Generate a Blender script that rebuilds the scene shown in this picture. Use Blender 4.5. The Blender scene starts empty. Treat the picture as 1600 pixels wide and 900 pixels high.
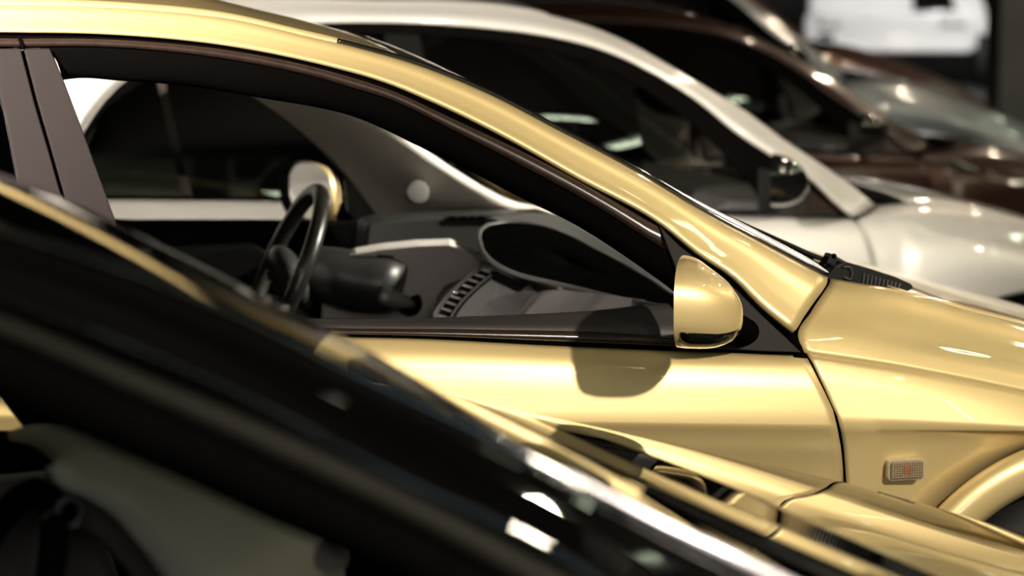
import bpy, bmesh, math, random
import numpy as np
from mathutils import Vector, Matrix
random.seed(4)
sc = bpy.context.scene

# ------------------------------------------------------------ camera
FPX = 4000.0; CAM_H = 1.52; CAM_D = 4.0; PITCH = math.atan(520/FPX)
cam_d = bpy.data.cameras.new('camera'); cam = bpy.data.objects.new('camera', cam_d)
sc.collection.objects.link(cam); sc.camera = cam
cam.location = (0, -CAM_D, CAM_H); cam.rotation_euler = (math.pi/2-PITCH, 0, 0)
cam_d.sensor_width = 36; cam_d.lens = FPX*36/1600
cam_d.clip_start = .05; cam_d.clip_end = 200
cam_d.dof.use_dof = True; cam_d.dof.focus_distance = 4.02
cam_d.dof.aperture_fstop = 3.4; cam_d.dof.aperture_blades = 0

# ------------------------------------------------------------ world, exposure
w = bpy.data.worlds.new('world'); sc.world = w; w.use_nodes = True
w.node_tree.nodes['Background'].inputs[0].default_value = (.8, .85, .8, 1)
w.node_tree.nodes['Background'].inputs[1].default_value = .006
sc.view_settings.view_transform = 'Standard'; sc.view_settings.look = 'None'
sc.view_settings.gamma = 1; sc.view_settings.exposure = 0; sc.view_settings.use_curve_mapping = False
try:
    sc.cycles.use_denoising = True
    sc.cycles.sample_clamp_indirect = 30
    sc.cycles.max_bounces = 8
except Exception: pass

# ------------------------------------------------------------ lights (strengths)
KEY_POS = (2.75, -3.8, 3.2); KEY_W = 255; KEY_SIZE = .16
FILL = [((-2.6, -3.6, 3.2), (-1.15, .2, 1.5), 34, .4), ((4.55, .95, 3.3), (.1, 1.3, 1.14), 22, .3), ((.6, -7.0, 2.5), (.1, .8, .9), 65, 1.0)]
TUBE = 16.0

# ------------------------------------------------------------ helpers
def link(o, parent=None):
    sc.collection.objects.link(o)
    if parent is not None: o.parent = parent
    return o
def tag(o, label=None, cat=None, group=None, kind=None):
    for k, v in (('label', label), ('category', cat), ('group', group), ('kind', kind)):
        if v: o[k] = v
    return o
def empty(name, loc=(0, 0, 0), rz=0, scale=(1, 1, 1)):
    o = bpy.data.objects.new(name, None); link(o)
    o.location = loc; o.rotation_euler = (0, 0, rz); o.scale = scale; o.empty_display_size = .2
    return o
def mesh(name, vs, fs, mat, parent=None, smooth=True, thick=0, bevel=0, sub=0, edge_split=None, recalc=False):
    me = bpy.data.meshes.new(name)
    me.from_pydata([tuple(map(float, v)) for v in vs], [], fs); me.update()
    if recalc:
        bm = bmesh.new(); bm.from_mesh(me); bmesh.ops.recalc_face_normals(bm, faces=bm.faces); bm.to_mesh(me); bm.free()
    me.materials.append(mat)
    for p in me.polygons: p.use_smooth = smooth
    o = bpy.data.objects.new(name, me); link(o, parent)
    if sub:
        m = o.modifiers.new('s', 'SUBSURF'); m.levels = m.render_levels = sub
    if thick:
        m = o.modifiers.new('t', 'SOLIDIFY'); m.thickness = thick; m.offset = 0
    if bevel:
        m = o.modifiers.new('b', 'BEVEL'); m.width = bevel; m.segments = 3; m.limit_method = 'ANGLE'; m.angle_limit = math.radians(40)
    return o
def smooth_curve(pts, n):
    """n points on a Catmull-Rom curve through pts, even along its length"""
    p = np.array(pts, float)
    if len(p) == 2:
        t = np.linspace(0, 1, n)[:, None]; return p[0]*(1-t)+p[1]*t
    e = np.vstack([2*p[0]-p[1], p, 2*p[-1]-p[-2]]); out = []
    for i in range(1, len(e)-2):
        a, b, c, d = e[i-1], e[i], e[i+1], e[i+2]
        # centripetal style tangents
        la, lb, lc = (np.linalg.norm(b-a)+1e-9, np.linalg.norm(c-b)+1e-9, np.linalg.norm(d-c)+1e-9)
        m1 = ((b-a)/la*lb + (c-b)/lb*la)/(la+lb)*lb if True else 0
        m2 = ((c-b)/lb*lc + (d-c)/lc*lb)/(lb+lc)*lb
        for t in np.linspace(0, 1, 12, endpoint=False):
            h = (2*t**3-3*t*t+1, t**3-2*t*t+t, -2*t**3+3*t*t, t**3-t*t)
            out.append(h[0]*b+h[1]*m1+h[2]*c+h[3]*m2)
    out.append(p[-1]); out = np.array(out)
    s = np.concatenate([[0], np.cumsum(np.linalg.norm(np.diff(out, axis=0), axis=1))]); s /= s[-1]
    t = np.linspace(0, 1, n)
    return np.stack([np.interp(t, s, out[:, k]) for k in range(out.shape[1])], 1)
def by_x(pts, xs):
    """points of a curve at given x"""
    c = smooth_curve(pts, 240); i = np.argsort(c[:, 0]); c = c[i]
    return np.stack([xs]+[np.interp(xs, c[:, 0], c[:, k]) for k in range(1, c.shape[1])], 1)
def grid(rows):
    m, n = len(rows), len(rows[0]); vs = [v for r in rows for v in r]
    fs = [(i*n+j, i*n+j+1, (i+1)*n+j+1, (i+1)*n+j) for i in range(m-1) for j in range(n-1)]
    return vs, fs
def across(rows, k):
    """densify between rows with a smooth curve"""
    R = np.array(rows, float); cols = [smooth_curve(R[:, j], k) for j in range(R.shape[1])]
    return [np.array([c[i] for c in cols]) for i in range(k)]
def panel(name, rows, n, k, mat, parent, thick=.004, same_x=None):
    if same_x is not None: rr = [by_x(r, same_x) for r in rows]
    else: rr = [smooth_curve(r, n) for r in rows]
    if k: rr = across(rr, k)
    vs, fs = grid(rr); return mesh(name, vs, fs, mat, parent, thick=thick)
def tube(name, pts, r, mat, parent, n=40, seg=8, closed=False, flat=1.0):
    c = smooth_curve(pts, n) if not closed else np.array(pts, float)
    n = len(c); vs = []; fs = []
    for i in range(n):
        a = c[(i-1) % n] if (closed or i > 0) else c[i]; b = c[(i+1) % n] if (closed or i < n-1) else c[i]
        t = Vector(b-a).normalized(); up = Vector((0, 0, 1))
        if abs(t.z) > .95: up = Vector((1, 0, 0))
        s = t.cross(up).normalized(); u = s.cross(t)
        rr = r[i] if hasattr(r, '__len__') else r
        for k in range(seg):
            an = 2*math.pi*k/seg; v = Vector(c[i])+s*math.cos(an)*rr+u*math.sin(an)*rr*flat; vs.append(v)
    for i in range(n if closed else n-1):
        for k in range(seg):
            j = (i+1) % n; fs.append((i*seg+k, i*seg+(k+1) % seg, j*seg+(k+1) % seg, j*seg+k))
    if not closed: fs += [tuple(range(seg))[::-1], tuple((n-1)*seg+k for k in range(seg))]
    return mesh(name, vs, fs, mat, parent)
def slab(name, pts, d, mat, parent, bevel=.002, smooth=False):
    """closed outline of 3-D points pushed by vector d"""
    p = [Vector(q) for q in pts]; d = Vector(d); n = len(p)
    vs = p+[q+d for q in p]; fs = [tuple(range(n)), tuple(range(2*n-1, n-1, -1))]
    fs += [(i, (i+1) % n, n+(i+1) % n, n+i) for i in range(n)]
    return mesh(name, vs, fs, mat, parent, smooth=smooth, bevel=bevel, recalc=True)
def box(name, c, s, mat, parent, bevel=.003, rot=None):
    x, y, z = [q/2 for q in s]; vs = [(i*x, j*y, k*z) for i in (-1, 1) for j in (-1, 1) for k in (-1, 1)]
    R = rot if rot is not None else Matrix.Identity(3)
    vs = [R @ Vector(v)+Vector(c) for v in vs]
    return mesh(name, vs, [(0, 1, 3, 2), (4, 6, 7, 5), (0, 4, 5, 1), (2, 3, 7, 6), (0, 2, 6, 4), (1, 5, 7, 3)], mat, parent, smooth=False, bevel=bevel)
def disc(name, c, axis, r, depth, mat, parent, seg=32, bevel=.002, sx=1):
    a = Vector(axis).normalized(); s = a.orthogonal().normalized(); u = a.cross(s)
    pts = [Vector(c)+s*math.cos(2*math.pi*k/seg)*r*sx+u*math.sin(2*math.pi*k/seg)*r for k in range(seg)]
    return slab(name, pts, a*depth, mat, parent, bevel=bevel, smooth=True)
def blob(name, c, s, mat, parent, rot=None):
    bm = bmesh.new(); bmesh.ops.create_uvsphere(bm, u_segments=28, v_segments=18, radius=1)
    R = rot if rot is not None else Matrix.Identity(3)
    for v in bm.verts:
        q = v.co; v.co = R @ Vector((q.x*s[0], q.y*s[1], q.z*s[2]))+Vector(c)
    me = bpy.data.meshes.new(name); bm.to_mesh(me); bm.free(); me.materials.append(mat)
    for p in me.polygons: p.use_smooth = True
    return link(bpy.data.objects.new(name, me), parent)
def mirrored(o, width, parent, name=None):
    """the same part on the other side of a car"""
    me = o.data.copy()
    for v in me.vertices: v.co.y = width-v.co.y
    me.flip_normals()
    c = o.copy(); c.data = me; c.parent = parent; sc.collection.objects.link(c); return c

# ------------------------------------------------------------ photograph rays -> points on real planes
_C = np.array([0, -CAM_D, CAM_H]); _F = np.array([0, math.cos(PITCH), -math.sin(PITCH)]); _U = np.array([0, math.sin(PITCH), math.cos(PITCH)])
class Frame:
    """a car's own axes: x forward, y towards its far side, z up"""
    def __init__(s, ox, oy, yaw):
        a = math.radians(yaw); s.o = np.array([ox, oy, 0.]); s.yaw = a
        s.u = np.array([math.cos(a), math.sin(a), 0]); s.v = np.array([-math.sin(a), math.cos(a), 0])
    def P(s, px, py, y0, sl=0, z0=0):
        d = _F+np.array([(px-800)/FPX, 0, 0])+_U*(450-py)/FPX
        t = (y0+sl*(_C[2]-z0)-(_C-s.o)@s.v)/(d@s.v-sl*d[2]); p = _C+t*d
        return np.array([(p-s.o)@s.u, (p-s.o)@s.v, p[2]])

# ------------------------------------------------------------ materials
def mat(name, col, rough=.5, metal=0, coat=0, coat_rough=.03, spec=.5, noise=0, nscale=60, bump=0, bscale=400, ior=None, flake=0):
    m = bpy.data.materials.new(name); m.use_nodes = True; nt = m.node_tree; b = nt.nodes['Principled BSDF']
    b.inputs['Base Color'].default_value = (*col, 1); b.inputs['Roughness'].default_value = rough
    b.inputs['Metallic'].default_value = metal; b.inputs['Coat Weight'].default_value = coat
    b.inputs['Coat Roughness'].default_value = coat_rough; b.inputs['Specular IOR Level'].default_value = spec
    tc = nt.nodes.new('ShaderNodeTexCoord')
    if noise:
        n = nt.nodes.new('ShaderNodeTexNoise'); n.inputs['Scale'].default_value = nscale; nt.links.new(tc.outputs['Object'], n.inputs['Vector'])
        r = nt.nodes.new('ShaderNodeValToRGB'); nt.links.new(n.outputs['Fac'], r.inputs['Fac'])
        r.color_ramp.elements[0].position = .35; r.color_ramp.elements[1].position = .65
        r.color_ramp.elements[0].color = (*[c*(1-noise) for c in col], 1); r.color_ramp.elements[1].color = (*[min(1, c*(1+noise)) for c in col], 1)
        nt.links.new(r.outputs['Color'], b.inputs['Base Color'])
    if bump:
        n2 = nt.nodes.new('ShaderNodeTexNoise'); n2.inputs['Scale'].default_value = bscale; nt.links.new(tc.outputs['Object'], n2.inputs['Vector'])
        bp = nt.nodes.new('ShaderNodeBump'); bp.inputs['Strength'].default_value = bump; bp.inputs['Distance'].default_value = .001
        nt.links.new(n2.outputs['Fac'], bp.inputs['Height']); nt.links.new(bp.outputs['Normal'], b.inputs['Normal'])
    return m
def glass(name, tint=(.5, .55, .5), rough=.0, ior=1.5):
    m = bpy.data.materials.new(name); m.use_nodes = True; nt = m.node_tree; nt.nodes.clear()
    o = nt.nodes.new('ShaderNodeOutputMaterial'); mx = nt.nodes.new('ShaderNodeMixShader'); f = nt.nodes.new('ShaderNodeFresnel'); f.inputs['IOR'].default_value = ior
    t = nt.nodes.new('ShaderNodeBsdfTransparent'); t.inputs[0].default_value = (*tint, 1)
    g = nt.nodes.new('ShaderNodeBsdfGlossy'); g.inputs['Roughness'].default_value = rough; g.inputs[0].default_value = (1, 1, 1, 1)
    nt.links.new(f.outputs[0], mx.inputs[0]); nt.links.new(t.outputs[0], mx.inputs[1]); nt.links.new(g.outputs[0], mx.inputs[2]); nt.links.new(mx.outputs[0], o.inputs[0]); return m
def emit(name, col, s):
    m = bpy.data.materials.new(name); m.use_nodes = True; nt = m.node_tree; b = nt.nodes['Principled BSDF']
    b.inputs['Base Color'].default_value = (*col, 1); b.inputs['Emission Color'].default_value = (*col, 1); b.inputs['Emission Strength'].default_value = s; return m
M = dict(
    gold=mat('gold_paint', (.74, .57, .27), .4, .42, 1, .02, noise=.03, nscale=2500),
    black_paint=mat('black_paint', (.0015, .0013, .0013), .8, 0, 1, .015, spec=.0),
    silver=mat('silver_paint', (.62, .61, .58), .45, .3, 1, .03, noise=.03, nscale=2500),
    copper_tinted=mat('black_copper_reflection', (.025, .009, .004), .3, .5, 1, .03),  # black car; the copper tint stands in for a reflection on its pillar
    blue_grey=mat('blue_grey_paint', (.2, .23, .25), .35, .4, 1, .04),
    brown=mat('brown_paint', (.16, .09, .075), .3, .5, 1, .04),
    grey=mat('grey_paint', (.22, .23, .23), .35, .5, 1, .04),
    white=mat('white_paint', (.8, .8, .8), .3, 0, 1, .04),
    pillar=mat('satin_black_plastic', (.017, .0125, .0125), .6, 0, 0, .25, spec=.2, noise=.12, nscale=900, bump=.1, bscale=1500),
    gloss=mat('gloss_dark_trim', (.03, .018, .014), .2, .0, .3, .05, noise=.1),
    rubber=mat('rubber_seal', (.0025, .0022, .0022), .8, spec=.0, noise=.2, nscale=300),
    plastic=mat('black_plastic', (.006, .006, .006), .5, spec=.25, noise=.2, nscale=500, bump=.1, bscale=900),
    dash=mat('charcoal_dash', (.06, .058, .058), .6, noise=.1, nscale=900, bump=.25, bscale=1100),
    dash_grey=mat('grey_dash', (.6, .565, .55), .65, noise=.06, nscale=900, bump=.25, bscale=1100),
    trim=mat('grey_pillar_trim', (.78, .715, .67), .75, noise=.08, nscale=900, bump=.2, bscale=1400),
    door_trim=mat('door_top_trim', (.036, .031, .033), .5, noise=.08, nscale=900, bump=.2, bscale=1400),
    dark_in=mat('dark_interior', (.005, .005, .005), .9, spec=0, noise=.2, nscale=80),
    leather=mat('black_leather', (.014, .013, .012), .32, noise=.15, nscale=300, bump=.2, bscale=500),
    chrome=mat('chrome', (.85, .85, .85), .06, 1, noise=.02),
    mirror=mat('mirror_glass', (.9, .9, .9), .0, 1, noise=.01),
    glass=glass('clear_glass', (.8, .84, .8)),
    tint=glass('tinted_glass', (.12, .13, .12)),
    tyre=mat('tyre_rubber', (.012, .012, .012), .75, noise=.2, nscale=200),
    alloy=mat('alloy', (.45, .45, .45), .3, 1, noise=.05),
    lens=mat('lamp_lens', (.27, .2, .12), .12, .0, 1, .02, noise=.1, nscale=300),
    amber=mat('amber_bulb', (.3, .1, .045), .2, 0, .5, noise=.1),
)
M['gloss_black'] = mat('gloss_black', (.004, .004, .004), .06, 0, 1, .01, noise=.1)

# ============================================================ model A : the hatchback traced from the gold car
G = Frame(0, 0, 14); W_A = 1.72
def PG(x, y, off=0): return G.P(x, y, .03-.35*.93+off, .35)
def PS(x, y, d): return G.P(x, y, d)
def G_(pts, off=0): return [PG(x, y, off) for x, y in pts]
def S_(pts, d): return [PS(x, y, d) for x, y in pts]
def fl(p, w=W_A): return np.array([p[0], w-p[1], p[2]])

def wheel(parent, cx, cz, y0, r, out=-1, mt=M['alloy']):
    """front wheel; out = -1 faces the camera side"""
    w_ = .2; prof = [(r*.66, 0), (r*.72, -.012), (r*.9, -.01), (r*.985, .012), (r, .04), (r, w_-.04), (r*.985, w_-.012), (r*.9, w_), (r*.66, w_)]
    n = 48; vs = []; fs = []
    for k in range(n):
        a = 2*math.pi*k/n
        for (rr, d) in prof: vs.append((cx+rr*math.cos(a), y0-out*d, cz+rr*math.sin(a)))
    m = len(prof)
    for k in range(n):
        for j in range(m-1): a, b = k*m+j, ((k+1) % n)*m+j; fs.append((a, a+1, b+1, b))
    t = mesh('tyre', vs, fs, M['tyre'], parent)
    vs = []; fs = []
    prof = [(r*.67, .0), (r*.64, .012), (r*.62, .09), (r*.3, .1), (0.001, .1)]; m = len(prof)
    for k in range(n):
        a = 2*math.pi*k/n
        for (rr, d) in prof: vs.append((cx+rr*math.cos(a), y0-out*d, cz+rr*math.sin(a)))
    for k in range(n):
        for j in range(m-1): a, b = k*m+j, ((k+1) % n)*m+j; fs.append((a, a+1, b+1, b))
    base = len(vs)
    for s in range(5):
        a = 2*math.pi*s/5+.3; ca, sa = math.cos(a), math.sin(a); q = []
        for rr, hw in ((.03, .03), (r*.64, .022)):
            for sg in (-1, 1):
                for d in (.012, .05): q.append((cx+rr*ca-sg*hw*sa, y0-out*d, cz+rr*sa+sg*hw*ca))
        b = len(vs); vs += q; fs += [(b, b+2, b+6, b+4), (b+1, b+5, b+7, b+3), (b, b+4, b+5, b+1), (b+2, b+3, b+7, b+6), (b, b+1, b+3, b+2), (b+4, b+6, b+7, b+5)]
    mesh('wheel_rim', vs, fs, mt, t, smooth=False)
    return t

UA = [(-900, 30), (-500, 14), (-200, 8), (0, 8), (200, 14), (360, 30), (480, 57), (560, 76), (650, 102), (766, 149), (864, 200), (978, 260), (1100, 332), (1200, 385), (1292, 434)]
LA = [(-900, 66), (-500, 52), (-200, 49), (0, 50), (180, 54), (360, 72), (500, 100), (600, 128), (675, 159), (789, 215), (902, 279), (1030, 349), (1096, 402), (1143, 433), (1189, 480), (1238, 521)]
GAP = [(1240, 524), (1257, 549), (1282, 596), (1307, 650), (1314, 682), (1321, 748), (1324, 830), (1318, 1000), (1300, 1250)]

def build_a(root, paint, far_mirror=True, near_mirror_paint=None, inside=None):
    global M
    M_all = M; M = dict(M_all)
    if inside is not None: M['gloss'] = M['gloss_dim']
    R = root; p = M[paint]
    # --- roof rail and windshield pillar
    U = G_(UA, .035); L = G_(LA, 0)
    n = 120
    u = smooth_curve(U, n); l = smooth_curve(L, n)
    rows = []
    for t, off in ((0, .01), (.03, 0), (.3, -.004), (.6, -.009), (.8, -.014), (.9, -.013), (1, .0)):
        r = l*(1-t)+u*t; r[:, 1] = r[:, 1]+0; nrm = np.array([0, 1, 0]); r = r+np.outer(np.full(n, off), nrm)
        # keep the outline, move in depth only
        rows.append(r)
    rows[-1][:, 1] = u[:, 1]
    rr = across(rows, 20)
    rail = mesh('roof_rail_and_pillar', *grid(rr), p, R, thick=.003)
    mirrored(rail, W_A, R)
    # --- roof and windshield between the two rails
    def cross(pts, bump, fwd=0, k=21):
        out = []
        for j in range(k):
            t = j/(k-1); b = 4*t*(1-t)
            out.append(np.array([[q[0]+fwd*b, q[1]+(W_A-2*q[1])*t, q[2]+bump*b] for q in pts]))
        return out
    iroof = u[:, 0] < PG(640, 97, .035)[0]
    ru = u[iroof]; wu = u[~iroof]
    mesh('roof', *grid(cross(ru, .028)), p, R, thick=.01)
    wu = np.vstack([ru[-1:], wu])
    mesh('windshield', *grid([q+np.array([0.0, 0, -.002]) for q in cross(wu, .034, .02)]), M['glass'], R, thick=0)
    tube('windshield_moulding', [q+np.array([.002, .002, .004]) for q in u[int(n*.60):]], .0042, M['gloss_black'], R, n=90)
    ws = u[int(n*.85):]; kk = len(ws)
    tube('painted_glint_strip', [q+np.array([.004, .004, .0075]) for q in ws], [.001+.0055*min(1, i/(59*.5)) if i < 52 else .0065-.0007*(i-52) for i in range(60)], M['glint_pale'], R, n=60)  # white reflection along the glass edge, put in as a pale strip
    # --- door opening seal (dark gap) and window frame
    T1 = [(-900, 76), (-500, 62), (-200, 59), (0, 60), (180, 62), (360, 79), (500, 107), (560, 124), (600, 137), (713, 188), (827, 242), (940, 303), (1028, 354)]
    T2 = [(-900, 89), (-500, 75), (-200, 72), (0, 73), (180, 74), (360, 93), (500, 122), (560, 140), (600, 152), (713, 206), (827, 265), (940, 327), (1035, 388)]
    panel('door_gap_seal', [G_([(x, y-4) for x, y in LA]+[(1262, 560)], .014), G_([(x, y+12) for x, y in LA]+[(1240, 560)], .016)], 100, 0, M['rubber'], R, .004)
    a, b = smooth_curve(G_(T1, .002), 90), smooth_curve(G_(T2, .002), 90)
    rows = [a+np.array([0, .008, 0]), a, a*.75+b*.25+np.array([0, -.004, 0]), a*.4+b*.6+np.array([0, -.004, 0]), b, b+np.array([0, .01, 0])]
    f = mesh('window_frame_trim', *grid(rows), M['gloss'], R); mirrored(f, W_A, R)
    O1 = [(84, 88), (140, 88), (280, 106), (400, 122), (500, 143), (560, 160), (657, 205), (725, 240), (827, 295), (900, 335), (1000, 395), (1048, 425), (1080, 448)]
    O = [(97, 122), (120, 119), (184, 123), (280, 130), (400, 149), (560, 182), (657, 227), (725, 260), (827, 313), (883, 340), (1000, 414), (1046, 447), (1085, 478)]
    T2b = [(60, 73), (180, 73), (360, 92), (500, 121), (600, 151), (713, 205), (827, 264), (940, 326), (1035, 387), (1080, 420)]
    f = panel('window_seal', [G_(T2b, .008), G_(O1, .012), G_(O, .035), G_(O, .06)], 90, 10, M['rubber'], R, .004); mirrored(f, W_A, R)
    # --- centre pillar covers
    f = slab('pillar_cover', G_([(37, 76), (78, 76), (98, 122), (124, 190), (150, 262), (181, 346), (196, 400), (120, 400), (104, 318), (82, 240), (60, 165)], -.002), (0, .02, 0), M['pillar'], R, .002); mirrored(f, W_A, R)
    f = slab('pillar_cover', G_([(-24, 76), (32, 76), (55, 165), (77, 240), (99, 318), (114, 400), (45, 400), (28, 285), (6, 170)], -.002), (0, .02, 0), M['pillar'], R, .002); mirrored(f, W_A, R)
    f = slab('pillar_core', G_([(-10, 80), (82, 80), (120, 200), (185, 400), (60, 400), (20, 200)], .03), (0, .03, 0), M['dark_in'], R, .002); mirrored(f, W_A, R)
    tube('pillar_rail_joint', G_([(29, 56), (33, 66), (36, 76)], -.004), .003, M['rubber'], R, n=6)
    # rear door glass
    f = slab('rear_door_window', G_([(-700, 90), (-20, 92), (8, 170), (30, 285), (45, 400), (-700, 420)], .012), (0, .004, 0), M['tint'], R, 0); mirrored(f, W_A, R)
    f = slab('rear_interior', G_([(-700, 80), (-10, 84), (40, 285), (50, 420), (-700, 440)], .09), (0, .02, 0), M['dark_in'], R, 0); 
    # --- mirror sail triangle
    f = slab('mirror_sail', G_([(1029, 351), (1062, 384), (1110, 421), (1150, 452), (1187, 489), (1232, 531), (1252, 551), (1190, 549), (1090, 543), (1082, 541), (1078, 480), (1052, 410)], -.001), (0, .02, 0), M['sail'], R, .002); mirrored(f, W_A, R)
    # --- belt moulding
    B1 = [(-900, 470), (-300, 492), (200, 503), (540, 514), (738, 516), (1039, 527), (1100, 534)]
    B2 = [(-900, 480), (-300, 502), (200, 512), (540, 522), (640, 524), (871, 533), (1100, 543)]
    a, b = smooth_curve(S_(B1, .03), 80), smooth_curve(S_(B2, .024), 80)
    f = mesh('belt_moulding', *grid([a+np.array([0, .012, 0]), a, a*.6+b*.4+np.array([0, -.004, 0]), b, b+np.array([0, .01, -.001])]), M['gloss'], R); mirrored(f, W_A, R)
    f = panel('belt_seal', [S_([(x, y-2) for x, y in B2]+[(1250, 548)], .034), S_([(x, y+8) for x, y in B2]+[(1252, 556)], .03)], 80, 0, M['rubber'], R); mirrored(f, W_A, R)
    # inner door top
    I1 = [(-700, 470), (200, 490), (510, 498), (640, 497), (756, 493), (871, 488), (958, 481), (1000, 476), (1060, 471), (1110, 468)]
    I2 = [(-700, 490), (200, 505), (540, 512), (738, 514), (1039, 525), (1060, 526), (1110, 528)]
    a, b = smooth_curve(S_(I1, .10), 80), smooth_curve(S_(I2, .05), 80)
    f = mesh('door_top_trim', *grid(across([a+np.array([0, .02, -.05]), a+np.array([0, .006, -.006]), a+np.array([0, -.004, 0]), a*.5+b*.5+np.array([0, -.004, .004]), b, b+np.array([0, .004, -.02])], 16)), M['door_trim'], R)
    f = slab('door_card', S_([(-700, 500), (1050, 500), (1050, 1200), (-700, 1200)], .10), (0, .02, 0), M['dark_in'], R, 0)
    # --- door skins: rows by height
    xr = smooth_curve(GAP, 200)
    def gapx(y): return np.interp(y, xr[:, 1], xr[:, 0])
    rowsd = [(None, .034), (None, .02), (575, .006), (610, -.002), (640, -.008), (658, -.012), (663, -.012), (668, -.008), (690, .0), (704, .003), (706, .0045), (760, .016), (850, .035), (1000, .05), (1250, .09)]
    top = [(-900, 486), (-300, 504), (200, 516), (540, 525), (640, 527), (871, 538), (1088, 547), (1240, 552)]
    def skin(name, x0, x1, k):
        rr = []
        for i, (py, d) in enumerate(rowsd):
            xe = (x1 if x1 is not None else (1249 if i == 0 else gapx(max(py or 0, 561))-2.5))
            xs = np.linspace(x0, xe, k)
            tp = by_x([(a_, b_) for a_, b_ in top], xs)[:, 1]
            if i == 0: ys = tp
            elif i == 1: ys = tp+9
            else: ys = np.full(k, py)+ (xs-900)*.012 if 640 < py < 712 else np.full(k, py)
            rr.append(np.array([PS(x, y, d) for x, y in zip(xs, ys)]))
        dense = []
        for i in range(len(rr)-1): dense.append(rr[i])
        dense.append(rr[-1])
        return mesh(name, *grid(dense), p, R, thick=.002)
    f = skin('front_door', 112, None, 90); mirrored(f, W_A, R)
    f = skin('rear_door', -900, 107, 60); mirrored(f, W_A, R)
    slab('gap_backing', S_([(1215, 530), (1275, 548), (1340, 660), (1345, 1200), (1290, 1200), (1300, 760), (1270, 640)], .04), (0, .004, 0), M['rubber'], R, 0)
    # --- fender
    xs = np.unique(np.concatenate([np.linspace(0, 1, 50)]))
    F0 = [(1298, 436), (1340, 443), (1395, 452), (1500, 482), (1600, 508), (1750, 549), (1900, 590), (2150, 690)]
    F1 = [(1292, 450), (1340, 462), (1400, 480), (1480, 502), (1561, 523), (1700, 560), (1900, 622), (2150, 720)]
    F1b = [(1267, 488), (1340, 500), (1450, 530), (1600, 562), (1750, 600), (1900, 650), (2150, 750)]
    F1d = [(1247, 528), (1300, 534), (1400, 551), (1500, 570), (1600, 591), (1800, 640), (1900, 668), (2150, 765)]
    F2 = [(1257, 551), (1275, 554), (1400, 573), (1500, 592), (1600, 613), (1800, 658), (1900, 684), (2150, 775)]
    F2c = [(1262, 560), (1290, 565), (1400, 583), (1500, 602), (1600, 622), (1800, 664), (1900, 690), (2150, 780)]
    rows = [smooth_curve(S_(F0, .155), 70)]
    rows.append(smooth_curve(S_([(x-2, y+7) for x, y in F0], .14), 70))
    rows.append(smooth_curve(S_(F1, .122), 70))
    rows.append(smooth_curve(S_(F1b, .075), 70))
    rows.append(smooth_curve(S_(F1d, .035), 70))
    rows.append(smooth_curve(S_(F2, .022), 70))
    rows[0][:, 2] -= .0
    f = mesh('fender_shoulder', *grid(across(rows, 22)), p, R, thick=.002); mirrored(f, W_A, R)
    mesh('gap_backing', *grid([np.array([PS(x, y, d) for x, y, d in ((1282, 430, .175), (1262, 470, .13), (1245, 500, .085), (1228, 530, .055))]), np.array([PS(x, y, d) for x, y, d in ((1306, 444, .175), (1284, 480, .13), (1262, 510, .085), (1252, 540, .055))])]), M['rubber'], R, thick=.002)
    # lower fender with wheel arch cut
    acx, acy, ar = 1735, 1045, 366
    K = 110; rr = []
    t = np.linspace(0, 1, K)
    def rowx(y, x_end): 
        x0 = gapx(max(y, 549))+2.5; return x0+(x_end-x0)*t
    def edge_top(x): return by_x(F2, x)[:, 1]
    XE = 2150
    x2 = rowx(549, XE); y2 = edge_top(x2); rr.append(np.array([PS(x, y, .022) for x, y in zip(x2, y2)]))
    x3 = rowx(565, XE); y3 = edge_top(x3)+12; rr.append(np.array([PS(x, y, .012) for x, y in zip(x3, y3)]))
    for fr_, d in ((.35, .004), (.8, -.008), (1, -.012)):
        yy = 566+(664-566)*fr_; x4 = rowx(yy, XE); b_ = edge_top(x4)+12; y4 = b_+(np.maximum(664+(x4-900)*.012, b_+4)-b_)*fr_
        rr.append(np.array([PS(x, y, d) for x, y in zip(x4, y4)]))
    def ybot(x):
        y = np.full(len(x), 1300.); i = np.abs(x-acx) < ar-1
        y[i] = acy-np.sqrt(ar**2-(x[i]-acx)**2); j = (x > acx+ar-1); y[j] = 1150; return y
    for fr_, d in ((.01, -.008), (.05, .0), (.2, .008), (.5, .02), (1, .03)):
        yy = 664+(1300-664)*fr_; x5 = rowx(yy, XE); b_ = np.maximum(664+(x5-900)*.012, edge_top(x5)+16); yb = np.maximum(ybot(x5), b_+6)
        y5 = b_+(yb-b_)*fr_; rr.append(np.array([PS(x, y, d if y < 800 else d) for x, y in zip(x5, y5)]))
    f = mesh('front_fender', *grid(rr), p, R, thick=.002); mirrored(f, W_A, R)
    # wheel arch flare
    rows = []
    for r_, d in ((368, .016), (366, .004), (350, -.012), (332, -.016), (314, -.012), (306, .004), (303, .03)):
        rows.append(np.array([PS(acx+r_*math.cos(a_), acy-r_*math.sin(a_), d) for a_ in np.linspace(math.radians(-12), math.radians(192), 70)]))
    f = mesh('wheel_arch_flare', *grid(across(rows, 14)), p, R, thick=.003); mirrored(f, W_A, R)
    rows = [np.array([PS(acx+r_*math.cos(a_), acy-r_*math.sin(a_), d) for a_ in np.linspace(math.radians(-12), math.radians(192), 50)]) for r_, d in ((303, .03), (300, .3))]
    mesh('wheel_arch_liner', *grid(rows), M['dark_in'], R, thick=.003)
    wc = PS(acx, acy, 0); wheel(R, wc[0], .315, .03, .315, -1)
    # --- side repeater lamp
    c = PS(1412.5, 732, .004); e = PS(1441.5, 732, .004); t_ = PS(1412.5, 715, .004)
    hw = abs(e[0]-c[0]); hh = abs(t_[2]-c[2])
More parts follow.
